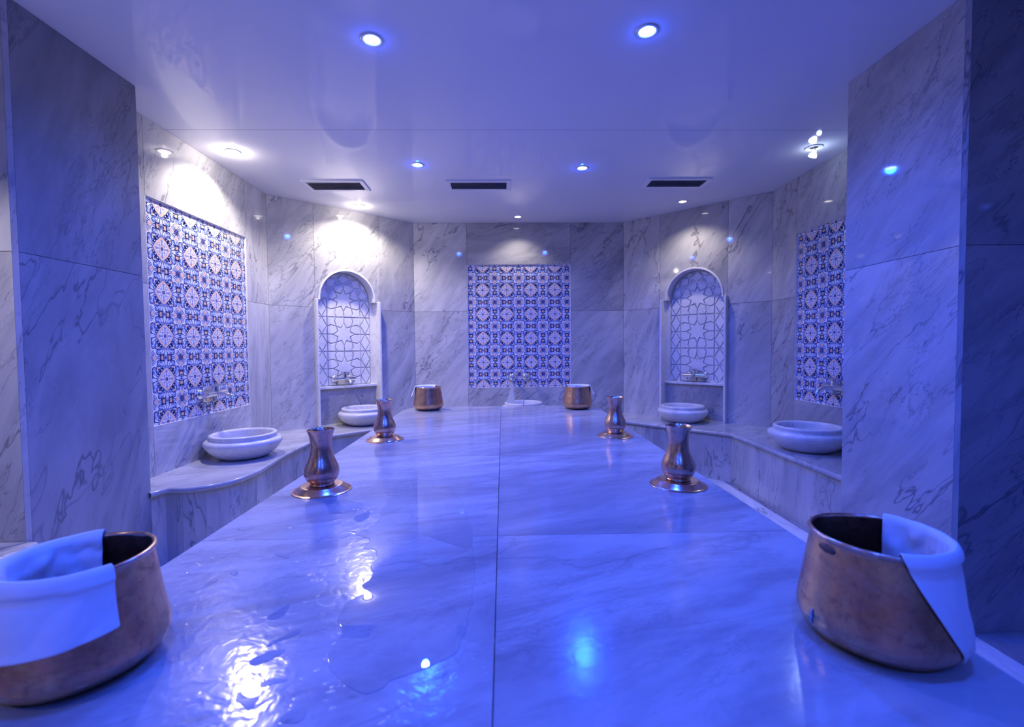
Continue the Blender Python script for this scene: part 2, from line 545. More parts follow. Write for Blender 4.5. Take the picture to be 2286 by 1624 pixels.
left_curve = [(-1.792, 2.385), (-1.762, 2.462), (-1.742, 2.458), (-1.70, 2.452), (-1.642, 2.464), (-1.585, 2.490), (-1.535, 2.535), (-1.500, 2.590), (-1.477, 2.655), (-1.466, 2.73), (-1.464, 2.82), (-1.470, 2.93), (-1.483, 3.05), (-1.495, 3.2), (-1.497, 3.3)]
bedge = left_curve + [(-1.497, 3.84), (-1.172, 4.141), (-.82, 4.452), (1.155, 4.455), (1.840, 3.755), (1.842, 2.352)]
def npt(W, u, d):
    q = W.A + W.t * u + W.n * d
    return (q.x, q.y)
bouter = [(XR, 2.352), (XR, YR), npt(WDR, 1.046, 0), npt(WDR, 1.046, -.10), npt(WDR, .454, -.10), npt(WDR, .454, 0), (XBR, YB), (XBL, YB), npt(WDL, .995, 0), npt(WDL, .995, -.10),
          npt(WDL, .402, -.10), npt(WDL, .402, 0), (XL, YL), (XL, 2.385)]
bench('marble_bench', bedge[::1], bouter, 'long veined marble bench running round under the tiled and arched walls, with basins on it')
nb = [(-1.768, .3), (-1.768, 1.2), (-1.768, 1.786)]
bench('marble_bench', [(-1.768, -1.5)] + nb, [(-2.598, 1.786), (-2.598, -1.5)], 'pale marble bench end with rounded lip, against the front of the deep blue pillar')

# ------------------------------------------------------------------ central platform
root = empty('marble_platform', (-.017, 1.4, 0))
tag(root, 'big wet marble platform in the middle of the room carrying copper pots and vases', 'platform')
PX0, PX1, PY0, PY1 = -.850, .816, -1.25, 4.170
bm = bmesh.new()
lo = bm.faces.layers.float_vector.new('slab_offset'); lg = bm.faces.layers.float_vector.new('slab_grain'); lt = bm.faces.layers.float.new('slab_tone')
lw = bm.faces.layers.float.new('slab_wet')
ysp = [PY0, -.45, .42, 1.312, 2.28, 3.25, PY1]
O = Vector((-.017, 1.4, 0))
PTONE = [0, .02, -.01, .02, -.03, .02]
for i in range(len(ysp) - 1):
    for j, (x0, x1) in enumerate(((PX0, -.0205), (-.0185, PX1))):
        y0, y1 = ysp[i] + .0008, ysp[i + 1] - .0008
        pts = [(x0, y0), (x1, y0), (x1, y1), (x0, y1)]
        if i == len(ysp) - 2:
            pts = [(x0, y0), (x1, y0), (x1, y1), (-.79, y1), (x0, y1 - .20)] if j == 0 else [(x0, y0), (x1, y0), (x1, y1 - .20), (.76, y1), (x0, y1)]
        f = bm.faces.new([bm.verts.new((p[0] - O.x, p[1] - O.y, PLAT)) for p in pts])
        f[lo] = Vector((11 + 7 * j, 9.3 * i, 2)); f[lg] = Vector((.93, .37, 0)); f[lt] = PTONE[i]; f[lw] = 1.0 if j == 0 and i < 4 else .22
        r = bmesh.ops.extrude_face_region(bm, geom=[f])
        vs = [v for v in r['geom'] if isinstance(v, bmesh.types.BMVert)]
        for v in vs: v.co.z -= .04
bmesh.ops.recalc_face_normals(bm, faces=bm.faces)
mesh_obj('top_slab', bm, M['platform'], root)
bm = bmesh.new()
lo = bm.faces.layers.float_vector.new('slab_offset')
box(bm, (PX0 + .03 - O.x, PY0 + .03 - O.y, 0), (PX1 - .03 - O.x, PY1 - .23 - O.y, PLAT - .04))
box(bm, (-.76 - O.x, PY1 - .23 - O.y, 0), (.73 - O.x, PY1 - .03 - O.y, PLAT - .04))
mesh_obj('base', bm, M['bench'], root)

# ------------------------------------------------------------------ tile panels
def motif():
    """flat shapes of one 2x2 tile repeat (period 1, medallion at the origin): (layer, glaze, points)"""
    S = []
    def sym(P):
        out = []
        for a, b, sx, sy in ((0, 1, 1, 1), (0, 1, -1, 1), (0, 1, 1, -1), (0, 1, -1, -1), (1, 0, 1, 1), (1, 0, -1, 1), (1, 0, 1, -1), (1, 0, -1, -1)):
            Q = [(p[a] * sx, p[b] * sy) for p in P]
            out.append(Q)
        return out
    def add(layer, g, P, k=8):
        Q = sym(P)
        if k == 8: use = Q
        elif k == 4: use = Q[:4]
        elif k == 41: use = [Q[0], Q[1], Q[4], Q[6]]       # on an axis
        for q in use:
            S.append((layer, g, q if area(q) > 0 else q[::-1]))
    def disc(cx, cy, r, n=10, ry=None):
        return [(cx + r * math.cos(2 * PI * k / n), cy + (ry or r) * math.sin(2 * PI * k / n)) for k in range(n)]
    def leaf(ax, ay, bx, by, w, n=5):
        dx, dy = bx - ax, by - ay
        L = math.hypot(dx, dy); nx, ny = -dy / L, dx / L
        up = [(ax + dx * k / n + nx * w * math.sin(PI * k / n) ** .8, ay + dy * k / n + ny * w * math.sin(PI * k / n) ** .8) for k in range(1, n)]
        dn = [(ax + dx * k / n - nx * w * math.sin(PI * k / n) ** .8, ay + dy * k / n - ny * w * math.sin(PI * k / n) ** .8) for k in range(n - 1, 0, -1)]
        return [(ax, ay)] + up + [(bx, by)] + dn
    def arc(cx, cy, r, a0, a1, w0, w1, n=8):
        o = []; i_ = []
        for k in range(n + 1):
            a = math.radians(a0 + (a1 - a0) * k / n); t = k / n
            w = (w0 + (w1 - w0) * math.sin(PI * t))
            o.append((cx + (r + w) * math.cos(a), cy + (r + w) * math.sin(a))); i_.append((cx + (r - w) * math.cos(a), cy + (r - w) * math.sin(a)))
        return o + i_[::-1]
    def sup(R, p, n=48):
        out = []
        for k in range(n):
            a = 2 * PI * k / n
            cc, ss = abs(math.cos(a)), abs(math.sin(a))
            r = R / (cc ** p + ss ** p) ** (1 / p)
            r *= 1 - .05 * math.cos(8 * a + PI) * .5 - .02
            out.append((r * math.cos(a), r * math.sin(a)))
        return out
    S.append((0, PERI, [(-.5, -.5), (.5, -.5), (.5, .5), (-.5, .5)]))
    # medallion
    S.append((3, NAVY, sup(.292, 1.32))); S.append((4, PALE, sup(.277, 1.3))); S.append((5, PEACH, sup(.268, 1.3))); S.append((6, LILAC, sup(.214, 1.28)))
    add(7, MID, [(.075, -.012), (.20, -.018), (.20, .018), (.075, .012)], 41)
    add(7, PALE, leaf(.075, .030, .185, .055, .022)); add(7, WHITE, disc(.10, .10, .022, 8), 4); add(8, MID, disc(.085, .085, .013, 6), 4)
    S.append((7, PEACH, disc(0, 0, .078, 16))); S.append((8, PALE, disc(0, 0, .062, 16))); S.append((9, NAVY, disc(0, 0, .047, 14)))
    # pearl band
    add(1, NAVY, [(.27, .07), (.315, .10), (.235, .20), (.200, .235), (.17, .16)])
    for px, py in ((.220, .150), (.278, .098)):
        add(9, NAVY, disc(px, py, .034, 9)); add(10, WHITE, disc(px, py, .016, 7))
    add(2, MID, leaf(.21, .26, .34, .13, .035)); add(3, PALE, disc(.275, .215, .02, 7)); add(3, NAVY, disc(.315, .175, .016, 6))
    # corner star
    O_ = .5
    add(4, NAVY, leaf(O_ - .02, O_ - .02, .285, .285, .045), 4); add(5, PALE, leaf(O_ - .045, O_ - .045, .295, .295, .033), 4); add(6, MID, leaf(O_ - .06, O_ - .05, .36, .345, .010), 8)
    add(4, MID, [(O_, O_), (.46, .36), (.5, .24), (.5, .24)][:3], 8)
    add(5, PEACH, [(.5, .44), (.470, .385), (.425, .345), (.470, .315), (.5, .265)]); add(6, MID, [(.497, .45), (.497, .26), (.5, .26), (.5, .45)])
    add(7, NAVY, [(.5, .5), (.478, .44), (.5, .415)]); add(7, NAVY, [(.5, .5), (.455, .472), (.44, .44), (.472, .455)], 4)
    add(6, PEACH, [(.262, .30), (.30, .262), (.268, .225), (.225, .268)], 4)
    # scrolls
    cx, cy = .388, .245
    add(2, NAVY, disc(cx, cy, .098, 14)); add(3, MID, disc(cx, cy, .088, 14)); add(5, PALE, arc(cx, cy, .072, -35, 150, .003, .019)); add(5, NAVY, arc(cx, cy, .046, -60, 170, .004, .010, 7))
    add(6, PALE, arc(cx - .006, cy - .008, .024, 90, 380, .004, .009, 7)); add(7, NAVY, disc(cx - .005, cy - .008, .009, 6)); add(3, NAVY, disc(.30, .255, .022, 6))
    # orange blocks at the edge middles
    add(3, NAVY, [(.5, .19), (.43, .20), (.415, .13), (.40, .10), (.425, .045), (.46, .055), (.5, .05)])
    add(5, ORANGE, [(.5, .155), (.482, .155), (.475, .14), (.447, .145), (.452, .115), (.462, .10), (.447, .082), (.470, .075), (.48, .088), (.5, .08)])
    add(6, MID, [(.497, .16), (.497, .07), (.5, .07), (.5, .16)])
    # light flowers on the axes
    add(5, NAVY, leaf(.285, 0, .5, 0, .048), 41); add(6, PALE, leaf(.295, 0, .49, 0, .038), 41); add(7, MID, disc(.45, .018, .012, 6)); add(8, NAVY, disc(.488, .022, .017, 6))
    add(4, NAVY, leaf(.30, .035, .445, .120, .034)); add(5, PALE, leaf(.31, .045, .43, .115, .024)); add(4, PALE, leaf(.335, .12, .365, .20, .022)); add(5, LILAC, leaf(.345, .13, .362, .18, .009))
    add(4, MID, disc(.30, .025, .015, 6)); add(3, WHITE, disc(.405, .165, .012, 6))
    # tile joints
    for q in ([(-.5, -.004), (.5, -.004), (.5, .004), (-.5, .004)], [(-.004, -.5), (.004, -.5), (.004, .5), (-.004, .5)]):
        S.append((11, LILAC, q))
    return S
MOT = motif()
PER = .2565
def tile_panel(name, W, u0, u1, uc, zc, label):
    """uc, zc: where one medallion sits"""
    q = W.A + W.t * u0 + W.n * (-.013)
    root = empty(name, (q.x, q.y, TZ0), math.atan2(W.t.y, W.t.x))
    tag(root, label, 'tile panel')
    wd, ht = u1 - u0, TZ1 - TZ0
    bm = bmesh.new()
    lim = (.004, .004, wd - .004, ht - .004)
    i0, i1 = math.floor((0 - (uc - u0)) / PER) - 1, math.ceil((wd - (uc - u0)) / PER) + 1
    j0, j1 = math.floor((TZ0 - zc) / PER) - 1, math.ceil((TZ1 - zc) / PER) + 1
    for i in range(i0, i1 + 1):
        for j in range(j0, j1 + 1):
            ox, oy = uc - u0 + i * PER, zc - TZ0 + j * PER
            if ox < -.5 * PER - .01 or ox > wd + .5 * PER + .01 or oy < -.5 * PER - .01 or oy > ht + .5 * PER + .01:
                continue
            for layer, g, P in MOT:
                Q = clip_rect([(ox + p[0] * PER, oy + p[1] * PER) for p in P], *lim)
                if len(Q) < 3 or abs(area(Q)) < 1e-8:
                    continue
                try:
                    face(bm, [(x, -.0002 - layer * .00006, y) for x, y in Q], g)
                except ValueError:
                    pass
    mesh_obj('tiles', bm, GL, root)
    bm = bmesh.new()                                   # backing and the fine pale edging
    box(bm, (.0, .0004, .0), (wd, .004, ht), 0)
    for lo, hi in (((.0, -.012, .0), (.004, .003, ht)), ((wd - .004, -.012, .0), (wd, .003, ht)), ((.004, -.012, .0), (wd - .004, .003, .004)), ((.004, -.010, ht - .004), (wd - .004, .003, ht))):
        box(bm, lo, hi, 0)
    mesh_obj('edging', bm, M['trim'], root)
    return root
tile_panel('tile_panel', WB, U0 + .001, U1 - .001, -.208 - XBL, .593 + EYE, 'blue and orange patterned tile panel on the wall straight ahead, above the cracked basin')
tile_panel('tile_panel', WL, LU0 + .001, LU1 - .001, 2.826 - YPL, .588 + EYE, 'tall patterned tile panel under the brightest white lamp, blue and peach medallions')
tile_panel('tile_panel', WR, RU0 + .001, RU1 - .001, YR - 3.509, .588 + EYE, 'blue-lit patterned tile panel half hidden by the pale pillar, under the dangling bulb')

# ------------------------------------------------------------------ arched niches
def carved_pieces():
    """pieces of the carved star panel in (u, v): u across from the middle, v up from the centre of the top star"""
    a = .33
    out = []
    pol = lambda r, d: (r * a * math.sin(math.radians(d)), r * a * math.cos(math.radians(d)))      # d clockwise from up
    W_ = .265
    for cell in range(3):
        oy = -cell * a
        out.append([(x, y + oy) for x, y in [pol(.335 if k % 2 == 0 else .20, -22.5 * k) for k in range(16)]])
        kite = [pol(.20, 22.5), (.233 * a, .233 * a), (.275 * a, .40 * a), (.215 * a, .497 * a), (0, .497 * a), pol(.335, 0)]
        arcs = [pol(.20, 22.5), pol(.335, 45), pol(.455, 41)] + [pol(.455, dd) for dd in (33, 25, 17, 9)] + [pol(.455, 4), pol(.335, 0)]
        corner = [(.233 * a, .233 * a), (.40 * a, .275 * a), (.497 * a, .215 * a), (.497 * a, .497 * a), (.215 * a, .497 * a), (.275 * a, .40 * a)]
        for fx, fy, sw in ((1, 1, 0), (1, 1, 1), (-1, 1, 0), (-1, 1, 1), (1, -1, 0), (1, -1, 1), (-1, -1, 0), (-1, -1, 1)):
            P = kite
            if cell == 0 and fy > 0:
                P = arcs
            Q = [((y if sw else x) * fx, (x if sw else y) * fy + oy) for x, y in P]
            out.append(Q)
        for fx, fy in ((1, 1), (-1, 1), (1, -1), (-1, -1)):
            if cell == 0 and fy > 0:
                continue
            out.append([(x * fx, y * fy + oy) for x, y in corner])
        x0, x1 = .5 * a, W_
        for fx in (1, -1):
            for half in (0, 1):
                if cell == 0 and half == 0:
                    continue
                y1 = oy + (.5 * a if half == 0 else 0); y0 = y1 - .5 * a
                xm, ym = (x0 + x1) / 2, (y0 + y1) / 2
                for P in ([(xm, y0), (x1, ym), (xm, y1), (x0, ym)], [(x0, y0), (xm, y0), (x0, ym)], [(xm, y0), (x1, y0), (x1, ym)], [(x0, ym), (xm, y1), (x0, y1)], [(x1, ym), (x1, y1), (xm, y1)]):
                    out.append([(x * fx, y) for x, y in P])
    for k in range(-2, 3):                              # the fan of squares under the arch
        d = 38 * k
        out.append([pol(.472, d), pol(.63, d + 15.5), pol(.785, d), pol(.63, d - 15.5)])
        if k < 2:
            e = d + 19
            out.append([pol(.64, e), pol(.775, e + 12.), pol(.782, e), pol(.775, e - 12.)])
            out.append([pol(.475, e - 13), pol(.475, e - 2), pol(.60, e - 1)]); out.append([pol(.475, e + 2), pol(.475, e + 13), pol(.60, e + 1)])
    for fx in (1, -1):
        out.append([(.47 * a * fx, .01), (.62 * a * fx, .03), (.77 * a * fx, .01)])
    return [P if area(P) > 0 else P[::-1] for P in out]

def niche(W, cn, label, dl):
    q = W.A + W.t * cn
    root = empty('arched_niche', (q.x, q.y, BENCH), math.atan2(W.t.y, W.t.x))
    tag(root, label, 'niche')
    B = BENCH
    lay = lambda bm: (bm.faces.layers.float_vector.new('slab_offset'))
    # carved back panel (y grows into the wall)
    D = .10
    bm = bmesh.new()
    top = ARCH_Z - B
    pts = [(-.265, SILL - B - .02), (.265, SILL - B - .02)] + [(.265 * math.cos(PI * k / 36), top + .265 * math.sin(PI * k / 36)) for k in range(0, 37)]
    face(bm, [(x, D + .016, z) for x, z in pts])
    # wide backing so nothing shows through beside it
    face(bm, [(-.32, D + .020, .0), (.32, D + .020, .0), (.32, D + .020, top + .3), (-.32, D + .020, top + .3)])
    for P in carved_pieces():
        try:
            o = offset_poly(P, .0052)
            i_ = offset_poly(P, .0066)
        except Exception:
            continue
        if abs(area([tuple(v) for v in i_])) < 4e-5:
            continue
        n = len(P)
        f0 = [bm.verts.new((p.x, D + .016, p.y + top)) for p in o]
        f1 = [bm.verts.new((p.x, D + .0015, p.y + top)) for p in o]
        f2 = [bm.verts.new((p.x, D, p.y + top)) for p in i_]
        for A_, B_ in ((f0, f1), (f1, f2)):
            for k in range(n):
                bm.faces.new([A_[k], A_[(k + 1) % n], B_[(k + 1) % n], B_[k]])
        bm.faces.new(f2)
    mesh_obj('carved_panel', bm, M['carved'], root)
    # inner strips beside the panel and the arch reveal
    for s in (-1, 1):
        bm = bmesh.new()
        box(bm, (min(s * .265, s * .2985), D - .014, SILL - B), (max(s * .265, s * .2985), D + .01, SPRING - B))
        mesh_obj('inner_strip', bm, M['trim'], root)
    bm = bmesh.new()
    N = 32
    ri, ro = ARCH_R - .0015, ARCH_R + .016
    prev = None
    arcpts = [(PI, SPRING - ARCH_Z)] + [(PI - PI * k / N, 0) for k in range(N + 1)] + [(0, SPRING - ARCH_Z)]
    for a_, dz in arcpts:
        ca, sa = math.cos(a_), math.sin(a_)
        sec = [(ri, D + .01), (ri, -.006), (ri + .003, -.010), (ro - .003, -.010), (ro, -.006), (ro, .004)]
        ring = [bm.verts.new((ca * r, y, top + sa * r + dz)) for r, y in sec]
        if prev:
            for k in range(len(sec) - 1):
                bm.faces.new([prev[k], prev[k + 1], ring[k + 1], ring[k]])
        prev = ring
    # ledge under the arch feet
    for s in (-1, 1):
        face(bm, [(s * ARCH_R, -.006, SPRING - B), (s * .32, -.006, SPRING - B), (s * .32, D, SPRING - B), (s * ARCH_R, D, SPRING - B)])
    mesh_obj('arch_trim', bm, M['trim'], root)
    for s in (-1, 1):
        bm = bmesh.new()
        x0, x1 = sorted((s * .2985, s * .3175))
        box(bm, (x0, -.050, .0), (x1, D, SPRING - B + .004), bev=.0025)
        mesh_obj('jamb', bm, M['trim'], root)
    bm = bmesh.new()
    box(bm, (-.2975, .026, SILL - B - .022), (.2975, D + .008, SILL - B), bev=.003)
    mesh_obj('sill', bm, M['trim'], root)
    bm = bmesh.new()
    lo = bm.faces.layers.float_vector.new('slab_offset'); lg = bm.faces.layers.float_vector.new('slab_grain'); lt = bm.faces.layers.float.new('slab_tone')
    f = face(bm, [(-.298, .06, 0), (.298, .06, 0), (.298, .06, SILL - B - .02), (-.298, .06, SILL - B - .02)])
    f[lo] = Vector((dl, 3, 8)); f[lg] = Vector((.6, .2, .75)); f[lt] = -.16
    mesh_obj('lower_panel', bm, M['wall'], root)
    return root
niche(WDL, .6985, 'round-arched marble niche with carved stars, brightly lit from above by the white lamp', 21)
niche(WDR, .750, 'round-arched marble niche with carved stars, in dim blue light, broken bits on its sill', 33)
# broken pieces of carving standing on the sill of the dim niche
def fragment(u, P, label, lean=.12, h=SILL):
    q = WDR.A + WDR.t * u + WDR.n * (-.066)
    bm = bmesh.new()
    P = P if area(P) > 0 else P[::-1]
    a = [bm.verts.new((x, -.0045 - y * lean, y)) for x, y in P]
    b = [bm.verts.new((x, .0045 - y * lean, y)) for x, y in P]
    bm.faces.new(a); bm.faces.new(b[::-1])
    for k in range(len(P)):
        bm.faces.new([a[k], b[k], b[(k + 1) % len(P)], a[(k + 1) % len(P)]])
    o = mesh_obj('marble_fragment', bm, M['carved'])
    o.location = (q.x, q.y, h + .0005); o.rotation_euler = (0, 0, math.atan2(WDR.t.y, WDR.t.x))
    tag(o, label, 'fragment', 'broken carving pieces on the niche sill')
def star_pts(n, R_, r_, rot=0):
    P = [((R_ if k % 2 == 0 else r_) * math.sin(PI * k / n + rot), (R_ if k % 2 == 0 else r_) * math.cos(PI * k / n + rot)) for k in range(2 * n)]
    m = min(p[1] for p in P)
    return [(x, y - m) for x, y in P]
fragment(.50, star_pts(5, .028, .013), 'little broken marble star standing on the sill beside the dark jamb')
fragment(.585, [(-.014, 0), (.014, 0), (.012, .036), (-.013, .038)], 'small upright square marble chip on the sill, next to the star piece')
fragment(.915, [(-.030, 0), (.032, 0), (.004, .028)], 'low triangular marble chip on the sill, behind the tap flange')
fragment(.995, [(-.028, 0), (.026, 0), (.024, .04), (.004, .034)], 'angular marble chip on the sill in the corner by the lit jamb')

# ------------------------------------------------------------------ basins
KUR = [(0, 0), (.27, 0), (.325, .022), (.385, .062), (.438, .112), (.478, .165), (.497, .205), (.50, .225), (.493, .248), (.475, .264), (.447, .272), (.432, .276), (.4275, .284), (.4275, .298), (.433, .308), (.434, .326),
       (.428, .338), (.412, .345), (.392, .343), (.376, .332), (.370, .310), (.366, .26), (.345, .18), (.29, .11), (.18, .075), (0, .065)]
def basin(x, y, wd, label, level=None, wlabel=None, crack=False):
    root = empty('marble_basin', (x, y, BENCH))
    tag(root, label, 'basin', 'round marble basins on the bench')
    bm = bmesh.new()
    lathe(bm, [(r * wd, z * wd) for r, z in KUR], 72)
    bowl = mesh_obj('bowl', bm, M['basin'], root, True, 50)
    if crack:
        a0 = math.atan2(-y, -x) + .10
        bm = bmesh.new()
        pts = []
        for i, (r, z) in enumerate(KUR[6:20]):
            a = a0 + .018 * math.sin(i * 1.3) - .012 * i
            pts.append(((r * wd + .0003) * math.cos(a), (r * wd + .0003) * math.sin(a), z * wd + (.0004 if i > 8 else 0)))
        tube(bm, pts, .0022, 6)
        mesh_obj('crack', bm, M['crack'], root)
        bm = bmesh.new()
        a0 = math.atan2(-y, -x) + PI - .06
        pts = [((r * wd - .0003) * math.cos(a0 + .01 * i), (r * wd - .0003) * math.sin(a0 + .01 * i), z * wd + .0003) for i, (r, z) in enumerate(KUR[16:23])]
        tube(bm, pts, .0022, 6)
        mesh_obj('crack', bm, M['crack'], root)
    if level:
        bm = bmesh.new()
        n = 48
        rr = .364 * wd
        face(bm, [(rr * math.cos(2 * PI * k / n), rr * math.sin(2 * PI * k / n), 0) for k in range(n)])
        o = mesh_obj('basin_water', bm, M['water'])
        o.location = (x, y, BENCH + level * wd)
        tag(o, wlabel, 'water')
    return root
basin(-1.748, 3.165, .470, 'pale marble basin on the curved bench, under the bright tile panel', .27, 'still water in the basin under the bright tile panel')
basin(-1.317, 4.436, .470, 'pale marble basin half behind a copper vase, under the bright arched niche')
basin(1.695, 4.371, .452, 'bluish marble basin in front of the dim arched niche')
basin(2.086, 3.148, .488, 'bluish marble basin beside the pale pillar, full of water', .285, 'still blue water in the basin beside the pale pillar')
basin(.2076, 4.765, .448, 'cracked marble basin only showing its rim behind the platform, under the running tap', .26, 'water in the cracked basin under the running tap', True)

# ------------------------------------------------------------------ taps
def mixer(W, u, z, face_d, label, flip=1, lever=0.0):
    """wall mixer: body along the wall; local x along the wall, -y into the room"""
    q = W.A + W.t * u + W.n * face_d
    root = empty('wall_tap', (q.x, q.y, z), math.atan2(W.t.y, W.t.x))
    tag(root, label, 'tap', 'chrome mixer taps on the walls')
    RX = Matrix.Rotation(PI / 2, 4, 'X')
    for s in (-1, 1):
        bm = bmesh.new()
        lathe(bm, [(0, 0), (.034, 0), (.034, .004), (.028, .012), (.019, .018), (.016, .02), (.016, .058), (0, .058)], 28, Matrix.Translation((s * .077, 0, 0)) @ RX)
        mesh_obj('flange', bm, M['chrome'], root, True, 40)
    bm = bmesh.new()
    tube(bm, [(-.108, -.055, 0), (-.104, -.055, 0), (-.05, -.055, 0), (0, -.055, 0), (.05, -.055, 0), (.104, -.055, 0), (.108, -.055, 0)], [.017, .021, .021, .023, .021, .021, .017], 24)
    lathe(bm, [(0, .0), (.024, 0), (.024, .036), (.022, .044), (0, .044)], 28, Matrix.Translation((0, -.055, .004)))
    mesh_obj('body', bm, M['chrome'], root, True, 40)
    bm = bmesh.new()
    box(bm, (-.026, -.085, .046), (.026, -.030, .066), bev=.004)
    box(bm, (-.011, -.15, .058), (.011, -.06, .068), bev=.003, M=Matrix.Translation((0, 0, .058)) @ Matrix.Rotation(lever, 4, 'Z') @ Matrix.Translation((0, 0, -.058)))
    mesh_obj('lever', bm, M['chrome'], root, True, 40)
    bm = bmesh.new()
    tube(bm, [(0, -.055, -.006), (.002 * flip, -.085, -.002), (.004 * flip, -.12, -.004), (.005 * flip, -.150, -.014), (.006 * flip, -.168, -.032), (.006 * flip, -.170, -.042)], [.015, .015, .014, .013, .0125, .0135], 18)
    mesh_obj('spout', bm, M['chrome'], root, True, 40)
    bm = bmesh.new()
    lathe(bm, [(0, 0), (.010, 0), (.011, .012), (.006, .016), (.006, .03), (0, .03)], 16, Matrix.Translation((0, -.06, -.052)))
    mesh_obj('hose_outlet', bm, M['chrome'], root, True, 40)
mixer(WL, 3.20 - YPL, .835, -.012, 'chrome tap on the bright tile panel, over the curved bench', 1, -.1)
mixer(WDL, .672, .838, -.10, 'chrome tap in the bright carved niche')
mixer(WDR, .748, .838, -.10, 'chrome tap in the dim carved niche, with marble bits beside it', -1)
mixer(WR, YR - 3.17, .835, -.012, 'chrome tap on the blue-lit tile panel beside the pillar', -1, .1)
def cross_tap(x, z, label, bronze=False):
    root = empty('cross_tap', (x, YB + .012, z))
    tag(root, label, 'tap', 'small round taps above the cracked basin')
    RX = Matrix.Rotation(PI / 2, 4, 'X')
    bm = bmesh.new()
    lathe(bm, [(0, 0), (.040, 0), (.041, .006), (.034, .016), (.020, .022), (.014, .024), (.014, .07), (0, .07)], 32, RX)
    mesh_obj('flange', bm, M['chrome'], root, True, 40)
    bm = bmesh.new()
    lathe(bm, [(0, .06), (.012, .06), (.017, .07), (.018, .09), (.012, .10), (0, .104)], 20, RX)
    tube(bm, [(0, -.06, -.006), (0, -.066, -.024), (0, -.07, -.052)], [.012, .012, .011], 14)
    mesh_obj('spout', bm, M['chrome'], root, True, 40)
    bm = bmesh.new()
    for k in range(4):
        a = PI / 4 + k * PI / 2
        tube(bm, [(0, -.088, 0), (.02 * math.cos(a), -.088, .02 * math.sin(a)), (.03 * math.cos(a), -.088, .03 * math.sin(a))], [.006, .006, .008], 10)
    mesh_obj('cross_handle', bm, M['chrome'], root, True, 40)
cross_tap(.101, EYE - .338, 'small round tap running water on the far tile panel')
cross_tap(.250, EYE - .335, 'small round closed tap beside the running one on the far tile panel')
bm = bmesh.new()
n = 16
prev = None
for i in range(13):
    t = i / 12
    cx, cy, z = .101 - .030 * t ** 1.5, YB - .060 - .125 * t, EYE - .392 - .215 * t
    rx, ry = .010 + .040 * t ** 1.2, .008 + .012 * t
    ring = [bm.verts.new((cx + rx * math.cos(2 * PI * k / n) * (1 + .08 * math.sin(5 * k + i)), cy + ry * math.sin(2 * PI * k / n), z)) for k in range(n)]
    if prev:
        for k in range(n):
            bm.faces.new([prev[k], prev[(k + 1) % n], ring[(k + 1) % n], ring[k]])
    prev = ring
tag(mesh_obj('water_stream', bm, M['stream'], None, True), 'stream of water spreading from the running tap into the cracked basin', 'water')

# ------------------------------------------------------------------ copper pots
POT_O = [(0, 0), (.28, 0), (.35, .008), (.425, .045), (.475, .095), (.498, .155), (.50, .20), (.492, .26), (.474, .36), (.455, .47), (.438, .58), (.424, .67), (.417, .715), (.416, .74)]
POT_R = [(.416, .738), (.424, .745), (.430, .757), (.430, .768), (.424, .776), (.413, .779), (.404, .774), (.401, .762), (.404, .748)]
POT_I = [(.404, .75), (.410, .71), (.426, .58), (.443, .47), (.462, .36), (.478, .26), (.484, .20), (.480, .155), (.458, .10), (.41, .055), (.34, .022), (.26, .014), (0, .014)]
def pot_r(z, inner=False):
    P = POT_I[::-1] if inner else POT_O
    for (r0, z0), (r1, z1) in zip(P, P[1:]):
        if z0 <= z <= z1 and z1 > z0:
            return r0 + (r1 - r0) * (z - z0) / (z1 - z0)
    return P[-1][0]
def pot(x, y, wd, label, seed, rz=0.0, dent=False):
    root = empty('copper_pot', (x, y, PLAT), rz)
    tag(root, label, 'pot', 'copper pots on the platform corners')
    def warp(p, a):
        q = p * 6 + Vector((seed * 3.1, seed, 0))
        k = 1 + .014 * mnoise.noise(q) + .007 * mnoise.noise(q * 3.1)
        if dent and p.z < .35 * wd:
            da = (a - math.radians(DENT_A) + PI) % (2 * PI) - PI
            k -= .045 * math.exp(-(da / .16) ** 2 - ((p.z / wd - .16) / .06) ** 2)
            k -= .030 * math.exp(-((da - .32) / .10) ** 2 - ((p.z / wd - .10) / .05) ** 2)
            k += .018 * math.exp(-((da - .17) / .08) ** 2 - ((p.z / wd - .12) / .05) ** 2)
        return Vector((p.x * k, p.y * k, p.z + (.004 * wd * math.sin(2 * a + seed) if p.z > .5 * wd else 0)))
    def dens(P, k=3):
        Q = []
        for (r0, z0), (r1, z1) in zip(P, P[1:]):
            Q += [(r0 + (r1 - r0) * i / k, z0 + (z1 - z0) * i / k) for i in range(k)]
        return Q + [P[-1]]
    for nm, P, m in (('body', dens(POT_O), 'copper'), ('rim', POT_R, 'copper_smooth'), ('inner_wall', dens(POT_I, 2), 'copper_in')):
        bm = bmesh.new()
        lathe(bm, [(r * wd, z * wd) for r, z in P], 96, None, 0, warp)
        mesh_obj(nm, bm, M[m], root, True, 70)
    return root
DENT_A = -172.0
POTS = {}
POTS['nl'] = pot(-.722, .795, .246, 'dark copper pot at the near platform corner below the blue pillar, towel folded over it', 1)
POTS['nr'] = pot(.678, .826, .250, 'golden copper pot with a cracked dent near its base, by the pale pillar', 2, 0, True)
POTS['fl'] = pot(-.639, 4.00, .254, 'hammered copper pot on the far platform edge, its towel tip hanging beside the bright wall', 3)
POTS['fr'] = pot(.635, 3.97, .248, 'copper pot on the far platform edge in front of the dark-veined slab', 4)
